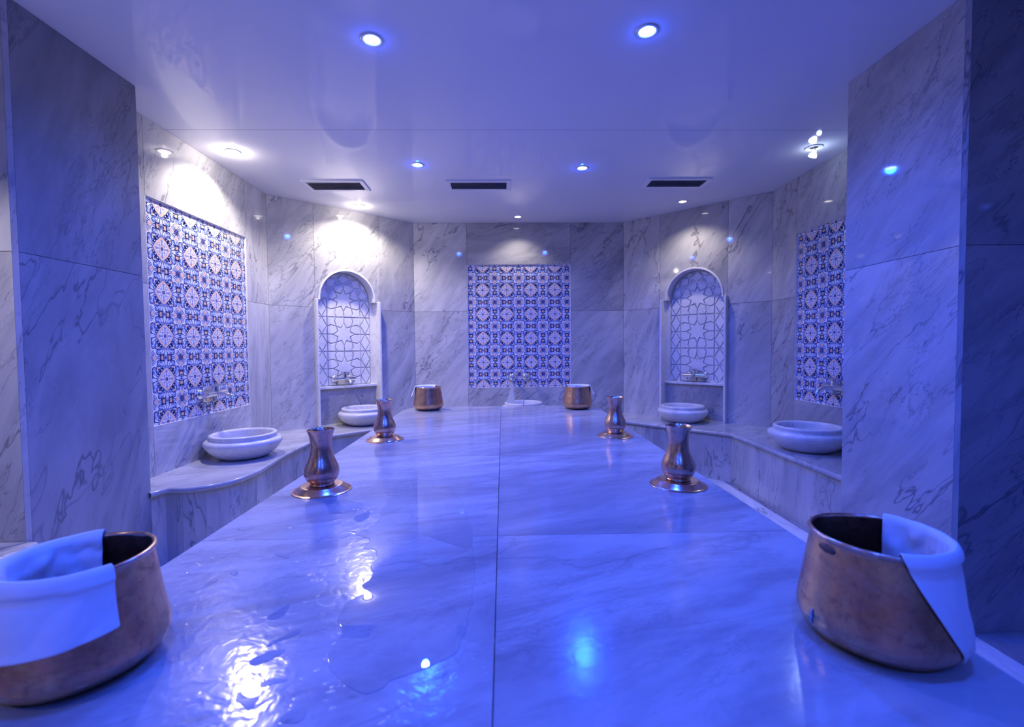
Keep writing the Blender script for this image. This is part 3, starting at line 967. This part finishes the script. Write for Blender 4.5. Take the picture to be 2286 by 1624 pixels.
# marks on the cracked pot
p = POTS['nr']
wd = .250
bm = bmesh.new()
for da, dz, rr in ((-.055, 0, .012), (0, -.002, .011), (.05, -.001, .012)):
    a = math.radians(-171) + da
    z = .695
    r = pot_r(z) * wd
    Mx = Matrix.Translation((r * math.cos(a), r * math.sin(a), z * wd + dz)) @ Matrix.Rotation(a, 4, 'Z') @ Matrix.Rotation(PI / 2 + .12, 4, 'Y')
    lathe(bm, [(rr, -.002), (rr * .96, .0014), (rr * .6, .0024), (0, .0026)], 16, Mx @ Matrix.Diagonal((.55, 1, 1, 1)))
tag(mesh_obj('repair_patch', bm, M['patch'], p, True), 'dull grey repair patch')
bm = bmesh.new()
pts = []
for k in range(9):
    a = math.radians(-179) + .05 * (k / 8) + .008 * math.sin(k * 2.1)
    z = .115 + .125 * k / 8
    r = pot_r(z) * wd * (1 - .030 * math.exp(-((z - .16) / .08) ** 2)) + .0012
    pts.append((r * math.cos(a), r * math.sin(a), z * wd))
tube(bm, pts, [.0005, .0016, .0024, .0020, .0030, .0024, .0018, .0012, .0004], 6)
tag(mesh_obj('crack', bm, M['crackblue'], p, True), 'pale open crack')

# ------------------------------------------------------------------ towels over the pots
def towel(key, wd, phi0, phi1, hang0, hang1, inner, label, top0=None, top1=None, seed=0, lift=.004, taper=1.0, floaty=0.0):
    """sheet lying over the rim between angles phi0..phi1 (degrees); hang(t): drop outside; bottom edge angles narrow to top0/top1"""
    P = POTS[key]
    bm = bmesh.new()
    NU, NI, NO = 64, 16, 26
    rim_r, rim_z = .417, .800
    grid = []
    for i in range(NU + 1):
        t = i / NU
        row = []
        hang = hang0 + (hang1 - hang0) * t if not callable(hang0) else hang0(t)
        inn = inner(t) if callable(inner) else inner
        for j in range(-NI, NO + 1):
            if j < 0:
                s = -j / NI
                phi = phi0 + (phi1 - phi0) * t
                z = rim_z * wd - s * inn - .004 * (1 - math.exp(-s * 8))
                r = pot_r(max(z / wd, .03), True) * wd - lift * 1.2 - .010 * s
                if s < .12: r = r * (s / .12) + rim_r * wd * (1 - s / .12) - .006 * (s / .12)
                amp = .0065 * min(1, s * 3)
            else:
                s = j / NO
                b0 = phi0 if top0 is None else phi0 + (top0 - phi0) * s ** taper
                b1 = phi1 if top1 is None else phi1 + (top1 - phi1) * s ** taper
                phi = b0 + (b1 - b0) * t
                z = rim_z * wd - s * hang
                zz = z / wd
                r = pot_r(min(max(zz, .03), .74)) * wd + lift + floaty * s
                if zz > .70:
                    k = (zz - .70) / .1005
                    r = max(r, rim_r * wd + .009 * math.sqrt(max(0, 1 - k * k)) + .0)
                    if zz > .765: r = rim_r * wd + .010 * math.sqrt(max(0, 1 - ((zz - .70) / .1005) ** 2))
                amp = .0055 * min(1, s * 4)
            a = math.radians(phi)
            w1 = mnoise.noise(Vector((t * 7 + seed, s * 1.3, .3 + (j < 0) * 4)))
            w2 = mnoise.noise(Vector((t * 17 + seed * 2, s * 3.0, 1.7)))
            r += amp * (abs(w1) * 1.2 + .35 * abs(w2)) if j >= 0 else -abs(amp * (w1 + .6 * w2)) * 1.6
            z += .0016 * mnoise.noise(Vector((t * 11, seed, 0)))
            if j == 0: z += .003
            row.append(bm.verts.new((r * math.cos(a), r * math.sin(a), z)))
        grid.append(row)
    for A, B in zip(grid, grid[1:]):
        for k in range(len(A) - 1):
            bm.faces.new([A[k], B[k], B[k + 1], A[k + 1]])
    o = mesh_obj('towel', bm, M['towel'], None, True)
    o.location = P.location
    so = o.modifiers.new('thickness', 'SOLIDIFY'); so.thickness = .0022; so.offset = 0.0
    ss = o.modifiers.new('smooth', 'SUBSURF'); ss.levels = 1; ss.render_levels = 1
    tag(o, label, 'towel', 'white towels in the copper pots')
    return o
towel('nl', .246, 111, 334, lambda t: .098 + .020 * math.sin(t * PI), 0, lambda t: .075 - .02 * t, 'white towel folded wide over the rim of the dark copper pot nearest the blue pillar', seed=1.3)
towel('nr', .250, 46, -113, lambda t: .02 + .158 * min(1, t / .35), 0, lambda t: .085, 'white towel with a long tail hanging down the cracked copper pot', 10, -62, seed=4.1, lift=.002, taper=1.15)
towel('fl', .254, 60, 205, lambda t: .015 + .085 * t, 0, .05, 'small white towel in the far copper pot, its tip hanging on the bright wall side', 150, 196, seed=6.2, taper=1.0, floaty=.02)
towel('fr', .248, 150, -30, lambda t: .02 + .07 * t, 0, .05, 'small bluish towel in the far copper pot by the dark-veined slab', 30, -20, seed=8.8, taper=1.0, floaty=.02)

# ------------------------------------------------------------------ copper vases on saucers
VASE = [(0, .0), (.19, .0), (.207, .004), (.210, .014), (.203, .022), (.205, .032), (.235, .065), (.270, .12), (.291, .18), (.297, .225), (.296, .25), (.290, .285), (.277, .33), (.252, .39), (.222, .455), (.197, .53),
        (.181, .60), (.174, .67), (.176, .74), (.186, .81), (.202, .88), (.220, .935), (.228, .952), (.233, .960), (.233, .970), (.226, .974), (.217, .966), (.205, .915), (.185, .84), (.165, .74), (.163, .67), (.171, .60), (.20, .50), (.27, .33), (.28, .24), (.2, .06), (0, .04)]
SAUCER = [(0, .103), (.20, .103), (.30, .103), (.338, .103), (.352, .099), (.368, .088), (.41, .056), (.455, .026), (.478, .014), (.494, .012), (.5, .006), (.497, .0), (.47, .0), (.36, .08), (.33, .094), (0, .094)]
SW = .215
bm = bmesh.new(); lathe(bm, [(r * SW, z * SW) for r, z in VASE], 72)
v0 = mesh_obj('copper_vase', bm, M['copper_smooth'], None, True, 45)
bm = bmesh.new(); lathe(bm, [(r * SW, z * SW) for r, z in SAUCER], 72)
s0 = mesh_obj('copper_saucer', bm, M['copper_smooth'], None, True, 30)
spots = [(-.689, 1.768, 1.0, 'silvery copper vase standing nearest the curved bench', 'overturned copper saucer under the silvery vase nearest the curved bench'),
         (.671, 1.770, .99, 'reddish copper vase standing in front of the dim niche basin', 'overturned copper saucer under the reddish vase in front of the dim niche basin'),
         (-.691, 2.722, 1.0, 'copper vase farther down the platform, in front of the bright niche basin', 'overturned copper saucer under the vase in front of the bright niche basin'),
         (.663, 2.748, 1.0, 'copper vase farther down the platform, beside the pot at the dark-veined slab', 'overturned copper saucer under the far vase near the dark-veined slab')]
for i, (x, y, k, lv, ls) in enumerate(spots):
    v = v0 if i == 0 else copy_tree(v0)
    s = s0 if i == 0 else copy_tree(s0)
    v.location = (x, y, PLAT + .103 * SW * k + .0005); s.location = (x, y, PLAT)
    v.scale = s.scale = (k, k, k); v.rotation_euler.z = i * 1.3; s.rotation_euler.z = i * 2.1
    tag(v, lv, 'vase', 'copper vases on the platform'); tag(s, ls, 'saucer', 'overturned saucers under the vases')

# ------------------------------------------------------------------ water on the platform
def puddle(P, name, label, h=.0007, edge=.0011, kind=None, cat='puddle', group='puddles on the marble platform', smooth=2):
    P = [tuple(p) for p in P]
    if area(P) < 0: P = P[::-1]
    P = [tuple(p) for p in chaikin(P, smooth)]
    cx = sum(p[0] for p in P) / len(P); cy = sum(p[1] for p in P) / len(P)
    ext = max(max(p[0] for p in P) - min(p[0] for p in P), max(p[1] for p in P) - min(p[1] for p in P))
    am = min(.0065, ext * .055)
    Q = []
    for p in P:
        v = Vector((p[0], p[1], 0)) * (1.6 / max(am * 7, .012))
        Q.append((p[0] + am * mnoise.noise(v), p[1] + am * mnoise.noise(v + Vector((7, 3, 1)))))
    P = Q
    bm = bmesh.new()
    i_ = offset_poly(P, edge); j_ = offset_poly(P, edge * .35)
    A = [bm.verts.new((p[0] - cx, p[1] - cy, .00015)) for p in P]
    B = [bm.verts.new((p[0] - cx, p[1] - cy, h * .7)) for p in j_]
    C_ = [bm.verts.new((p[0] - cx, p[1] - cy, h)) for p in i_]
    n = len(P)
    for X, Y in ((A, B), (B, C_)):
        for k in range(n):
            bm.faces.new([X[k], X[(k + 1) % n], Y[(k + 1) % n], Y[k]])
    f = bm.faces.new(C_)
    f.normal_update()
    top = bmesh.ops.triangulate(bm, faces=[f], ngon_method='EAR_CLIP')['faces']
    for f in bm.faces: f.smooth = True
    for f in top: f.smooth = False
    lo = bm.faces.layers.float_vector.new('slab_offset'); lg = bm.faces.layers.float_vector.new('slab_grain'); lt = bm.faces.layers.float.new('slab_tone')
    for f in bm.faces:
        i = 2 if f.calc_center_median().y + cy < 1.312 else 3
        f[lo] = Vector((11, 9.3 * i, 2)); f[lg] = Vector((.93, .37, 0)); f[lt] = PTONE[i]
    o = mesh_obj(name, bm, M['wet'], None)
    o.location = (cx, cy, PLAT)
    tag(o, label, cat, group, kind)
film = [(-.437, 1.868), (-.408, 1.672), (-.408, 1.534), (-.389, 1.435), (-.412, 1.359), (-.467, 1.361), (-.419, 1.33), (-.372, 1.3), (-.38, 1.262), (-.375, 1.234), (-.345, 1.239), (-.324, 1.187), (-.333, 1.127), (-.308, 1.1), (-.318, 1.062), (-.326, 1.046), (-.307, 1.03), (-.298, 1.014), (-.326, .995), (-.339, .973), (-.334, .949), (-.335, .918), (-.314, .89), (-.308, .855), (-.315, .824), (-.306, .788), (-.29, .765), (-.263, .738), (-.237, .713), (-.203, .717), (-.181, .741), (-.127, .771), (-.092, .792), (-.074, .854), (-.069, .912), (-.075, 1.165), (-.109, 1.48), (-.22, 1.827), (-.362, 2.034)]
puddle(film, 'water_film', 'broad thin sheet of water with a ragged edge beside the middle joint of the platform', .0008, .0016, smooth=2)
PUD = [([(-.479, .923), (-.47, .941), (-.463, .97), (-.451, .977), (-.446, .943), (-.456, .917)], 'dark lance-shaped puddle between the towel pot and the broad water sheet'),
       ([(-.434, .83), (-.429, .853), (-.411, .868), (-.4, .89), (-.388, .881), (-.398, .858), (-.415, .85), (-.425, .836)], 'long slanting puddle, second below the lance-shaped one'),
       ([(-.446, .798), (-.429, .813), (-.419, .825), (-.389, .828), (-.398, .805), (-.414, .791), (-.426, .778)], 'bent puddle at the top of the bright rippled glare'),
       ([(-.417, .705), (-.421, .727), (-.406, .714), (-.393, .709), (-.381, .716), (-.379, .701), (-.381, .686), (-.386, .684), (-.402, .698)], 'ragged dark puddle in the middle of the bright rippled glare'),
       ([(-.395, .733), (-.392, .748), (-.376, .752), (-.355, .753), (-.354, .742), (-.373, .739), (-.384, .732)], 'thin curved puddle on the edge of the bright rippled glare'),
       ([(-.605, 1.216), (-.594, 1.229), (-.56, 1.215), (-.552, 1.189), (-.572, 1.194)], 'small flat puddle just this side of the first cross joint'),
       ([(-.513, 1.177), (-.523, 1.229), (-.514, 1.234), (-.506, 1.202), (-.5, 1.167)], 'narrow upright streak of water below the silvery vase'),
       ([(-.468, 1.142), (-.45, 1.16), (-.448, 1.185), (-.433, 1.159), (-.413, 1.149), (-.435, 1.15), (-.452, 1.136)], 'three-armed splash of water by the edge of the broad water sheet'),
       ([(-.655, 1.106), (-.663, 1.135), (-.647, 1.135), (-.636, 1.105)], 'roundish drop-sized puddle behind the towel pot'),
       ([(-.706, 1.037), (-.692, 1.061), (-.669, 1.091), (-.667, 1.071), (-.68, 1.051), (-.689, 1.027)], 'slim bent puddle closest to the towel pot'),
       ([(-.807, 1.399), (-.783, 1.391), (-.76, 1.404), (-.752, 1.383), (-.773, 1.374)], 'faint puddle by the platform edge beyond the first cross joint'),
       ([(-.334, .664), (-.321, .685), (-.304, .693), (-.292, .671), (-.301, .655)], 'wide dark puddle at the very front of the platform'),
       ([(-.534, 1.301), (-.527, 1.313), (-.51, 1.309), (-.514, 1.294), (-.526, 1.292)], 'tiny oval puddle touching the first cross joint'),
       ([(-.481, 1.465), (-.461, 1.516), (-.437, 1.536), (-.429, 1.463), (-.448, 1.427)], 'pale puddle in front of the silvery vase')]
for P, lb in PUD:
    puddle(P, 'water_puddle', lb)
drops = [(-.14, .802), (-.142, .79), (-.313, .808), (-.308, .799), (-.298, .788), (-.266, .744), (-.257, .731), (-.272, .719), (-.275, .701), (-.277, .719), (-.323, .692), (-.322, .684), (-.334, .669), (-.187, .68), (-.177, .656), (-.171, .666), (-.106, .721), (-.119, .714), (-.154, .684), (-.151, .685), (-.434, .83), (-.412, .714), (-.393, .738), (-.464, 1.099), (-.454, 1.101), (-.438, 1.081), (-.426, 1.082), (-.431, 1.076), (-.324, 1.187), (-.345, 1.239), (-.291, 1.059), (-.309, .957), (-.267, .95), (.002, 1.201), (.001, 1.236), (.029, 1.255), (.073, 1.274), (.005, 1.081), (.0, 1.115), (.2, 1.193), (.213, 1.187), (.368, .953), (.315, .955), (.314, .94), (.337, .979), (.25, .971), (.429, .75), (.428, .732), (.475, .718), (.31, .754), (.322, .753), (.346, .902), (.336, 1.114), (.318, .791), (-.027, .853), (-.029, .84), (-.037, .779), (-.032, .752), (-.027, .726), (.116, .801), (.244, .788), (.189, .811), (.302, .678), (.304, .699), (-.765, 1.132), (-.763, 1.162), (-.758, 1.204), (-.766, 1.316), (-.783, 1.187), (-.793, 1.604), (-.736, 1.579), (-.562, 2.61), (-.53, 2.515), (-.631, 2.488), (-.306, 2.559), (-.249, 2.477), (-.522, 1.904), (-.451, 1.558), (-.5, 1.547)]
bm = bmesh.new()
allow = drops + [(x + rnd.uniform(-.02, .02), y + rnd.uniform(-.02, .02)) for x, y in drops for _ in range(1)]
allow += [(rnd.uniform(-.72, -.3), rnd.uniform(.66, 2.3)) for _ in range(70)] + [(rnd.uniform(-.3, .6), rnd.uniform(.62, 2.6)) for _ in range(45)]
for x, y in allow:
    if (x + .722) ** 2 + (y - .795) ** 2 < .02 or (x - .678) ** 2 + (y - .826) ** 2 < .02: continue
    r = rnd.uniform(.0022, .0050); h = r * rnd.uniform(.10, .15)
    rings = [(r, .0001), (r * .9, h * .45), (r * .6, h * .82), (0, h)]
    lathe(bm, rings, 10, Matrix.Translation((x, y, PLAT)) @ Matrix.Rotation(rnd.uniform(0, 6), 4, 'Z') @ Matrix.Diagonal((1, rnd.uniform(.7, 1.5), 1, 1)))
tag(mesh_obj('water_droplets', bm, M['drop'], None, True), 'scattered sparkling water droplets on the marble platform', 'droplets', None, 'stuff')

# ------------------------------------------------------------------ ceiling lamps, vents
def spot(x, y, z, col, power, deg, blend=.5, r=.03, tilt=(0, 0)):
    d = bpy.data.lights.new('lamp_beam', 'SPOT')
    d.color = col; d.energy = power; d.spot_size = math.radians(deg); d.spot_blend = blend; d.shadow_soft_size = r
    o = bpy.data.objects.new('lamp_beam', d)
    o.location = (x, y, z)
    o.rotation_euler = (tilt[0], tilt[1], 0)
    return link(o)
def point(x, y, z, col, power, r=.02):
    d = bpy.data.lights.new('lamp_glow', 'POINT')
    d.color = col; d.energy = power; d.shadow_soft_size = r
    o = bpy.data.objects.new('lamp_glow', d); o.location = (x, y, z)
    return link(o)
bm = bmesh.new()
lathe(bm, [(.031, .006), (.032, -.001), (.036, -.005), (.043, -.005), (.047, -.002), (.048, .0)], 40)
RING = bm
def downlight(x, y, lens, label, bulge=.003, group='recessed ceiling lamps'):
    root = empty('ceiling_lamp', (x, y, CEIL))
    tag(root, label, 'lamp', group)
    bm = bmesh.new()
    lathe(bm, [(.031, .006), (.032, -.001), (.036, -.005), (.043, -.005), (.047, -.002), (.048, .0)], 40)
    mesh_obj('ring', bm, M['ring'], root, True, 50)
    bm = bmesh.new()
    lathe(bm, [(.0315, -.0008), (.029, -.001 - bulge * .4), (.018, -.001 - bulge * .8), (0, -.001 - bulge)], 32)
    mesh_obj('lens', bm, M[lens], root, True)
    return root
BLUE = (.006, .075, 1.0)
WARM = (1.0, .90, .80)
PB, PB2 = 78.0, 62.0
for x, y, lb in ((-.541, 2.04, 'blue-white ceiling lamp nearest us on the pillar side lit deep blue'), (.611, 1.979, 'blue-white ceiling lamp nearest us on the pale pillar side'),
                 (-.597, 3.411, 'small blue-white ceiling lamp between two vents, nearer the bright wall'), (.596, 3.473, 'small blue-white ceiling lamp beside the dark vent over the dim side')):
    downlight(x, y, 'lens_blue', lb)
    spot(x, y, CEIL - .014, BLUE, PB, 165, .6)
    point(x, y, CEIL - .018, BLUE, .6, .012)
for x, y in ((-.57, .55), (.60, .52), (-.57, -.9), (.60, -.9)):
    downlight(x, y, 'lens_blue', 'blue-white ceiling lamp over the near half of the platform')
    spot(x, y, CEIL - .014, BLUE, PB2, 165, .6)
downlight(-1.770, 3.178, 'lens_warm', 'glaring white ceiling lamp in front of the bright tile panel', .012)
downlight(-1.301, 4.377, 'lens_warm', 'glaring white ceiling lamp above the bright arched niche', .012)
downlight(.165, 4.767, 'lens_warm_low', 'small white ceiling lamp above the far tile panel')
downlight(1.651, 4.281, 'lens_warm_low', 'small white ceiling lamp above the dim arched niche')
downlight(-2.10, 1.30, 'lens_warm', 'white ceiling lamp over the pale bench end in the near bay', .004)
spot(-1.770, 3.178, CEIL - .02, WARM, 68, 140, .5)
point(-1.770, 3.178, CEIL - .027, WARM, 3.2, .012)
spot(-1.301, 4.377, CEIL - .02, WARM, 74, 148, .6)
point(-1.301, 4.377, CEIL - .027, WARM, 2.2, .012)
spot(.165, 4.767, CEIL - .014, WARM, 15, 120, .7)
spot(1.651, 4.281, CEIL - .014, WARM, 21, 125, .7)
for x, y, lb in ((-2.10, -.60, 'white ceiling lamp farther back over the near bay bench'), (-.75, -2.30, 'white ceiling lamp by the wall behind us')):
    downlight(x, y, 'lens_warm', lb, .004)
    spot(x, y, CEIL - .014, WARM, 30, 120, .5)
spot(-2.10, 1.30, CEIL - .014, WARM, 58, 84, .5)
# the lamp that has come loose and dangles over the blue-lit panel
root = empty('dangling_bulb', (2.080, 3.120, CEIL))
tag(root, 'cool white bulb dangling out of its ceiling socket, beside the pale pillar', 'lamp')
bm = bmesh.new()
lathe(bm, [(.026, .0), (.027, -.004), (.034, -.006), (.036, -.002), (.044, -.006), (.052, -.006), (.056, .0)], 40)
mesh_obj('socket_ring', bm, M['ring'], root, True, 40)
bm = bmesh.new()
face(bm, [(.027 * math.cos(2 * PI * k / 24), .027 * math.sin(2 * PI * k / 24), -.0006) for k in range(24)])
mesh_obj('socket_shade_disc', bm, M['dark'], root)  # flat dark disc, painted shade of the open socket
bm = bmesh.new()
tube(bm, [(0, 0, 0), (.003, -.002, -.012), (.004, -.004, -.026)], .006, 10)
mesh_obj('wire', bm, M['white_metal'], root, True)
bm = bmesh.new()
Mx = Matrix.Translation((.004, -.004, -.024)) @ Matrix.Rotation(.35, 4, 'X') @ Matrix.Rotation(.25, 4, 'Y')
lathe(bm, [(0, 0), (.010, 0), (.012, -.008), (.022, -.022), (.026, -.034), (.024, -.040), (0, -.043)], 28, Mx)
mesh_obj('bulb', bm, M['bulb'], root, True, 60)
COOL = (.42, .60, 1.0)
spot(2.086, 3.105, CEIL - .075, COOL, 8, 110, .6, .02, (-.12, .30))
point(2.10, 3.10, CEIL - .085, COOL, .28, .015)

def vent(x0, x1, y0, y1, label):
    cx, cy = (x0 + x1) / 2, (y0 + y1) / 2
    root = empty('ceiling_vent', (cx, cy, CEIL))
    tag(root, label, 'vent', 'air vents in the ceiling')
    hw, hd = (x1 - x0) / 2, (y1 - y0) / 2
    b = .034
    bm = bmesh.new()
    for lo, hi in (((-hw, -hd, -.010), (hw, -hd + b, .0)), ((-hw, hd - b, -.010), (hw, hd, .0)), ((-hw, -hd + b, -.010), (-hw + b, hd - b, .0)), ((hw - b, -hd + b, -.010), (hw, hd - b, .0))):
        box(bm, lo, hi, 0, None, .0015)
    mesh_obj('frame', bm, M['white_metal'], root)
    for k in range(6):
        y = -hd + b + (k + .5) * (2 * (hd - b)) / 6
        bm = bmesh.new()
        box(bm, (-hw + b, -.010, -.001), (hw - b, .010, .001), 0, Matrix.Translation((0, y, -.0085)) @ Matrix.Rotation(.55, 4, 'X'))
        mesh_obj('slat', bm, M['slat'], root)
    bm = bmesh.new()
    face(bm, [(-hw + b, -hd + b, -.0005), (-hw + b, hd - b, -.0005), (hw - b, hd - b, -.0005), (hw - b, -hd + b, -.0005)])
    mesh_obj('backing', bm, M['dark'], root)  # dark sheet paints the shade behind the slats
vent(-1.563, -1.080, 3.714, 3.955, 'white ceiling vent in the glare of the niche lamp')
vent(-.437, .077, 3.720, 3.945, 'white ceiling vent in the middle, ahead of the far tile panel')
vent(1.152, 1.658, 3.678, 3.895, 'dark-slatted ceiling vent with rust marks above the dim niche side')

# ------------------------------------------------------------------ render look
wo = bpy.data.worlds.new('world'); SC.world = wo
wo.use_nodes = True
wo.node_tree.nodes['Background'].inputs[0].default_value = (0, 0, 0, 1)
SC.view_settings.view_transform = 'Standard'
SC.view_settings.look = 'None'
SC.view_settings.gamma = 1.0
SC.view_settings.use_curve_mapping = False
SC.view_settings.exposure = 0.0
cy = SC.cycles
cy.use_denoising = True
cy.use_adaptive_sampling = True; cy.adaptive_threshold = .02
cy.diffuse_bounces = 4; cy.glossy_bounces = 5; cy.transparent_max_bounces = 12; cy.max_bounces = 8
cy.caustics_reflective = False; cy.caustics_refractive = False
cy.sample_clamp_indirect = 6.0
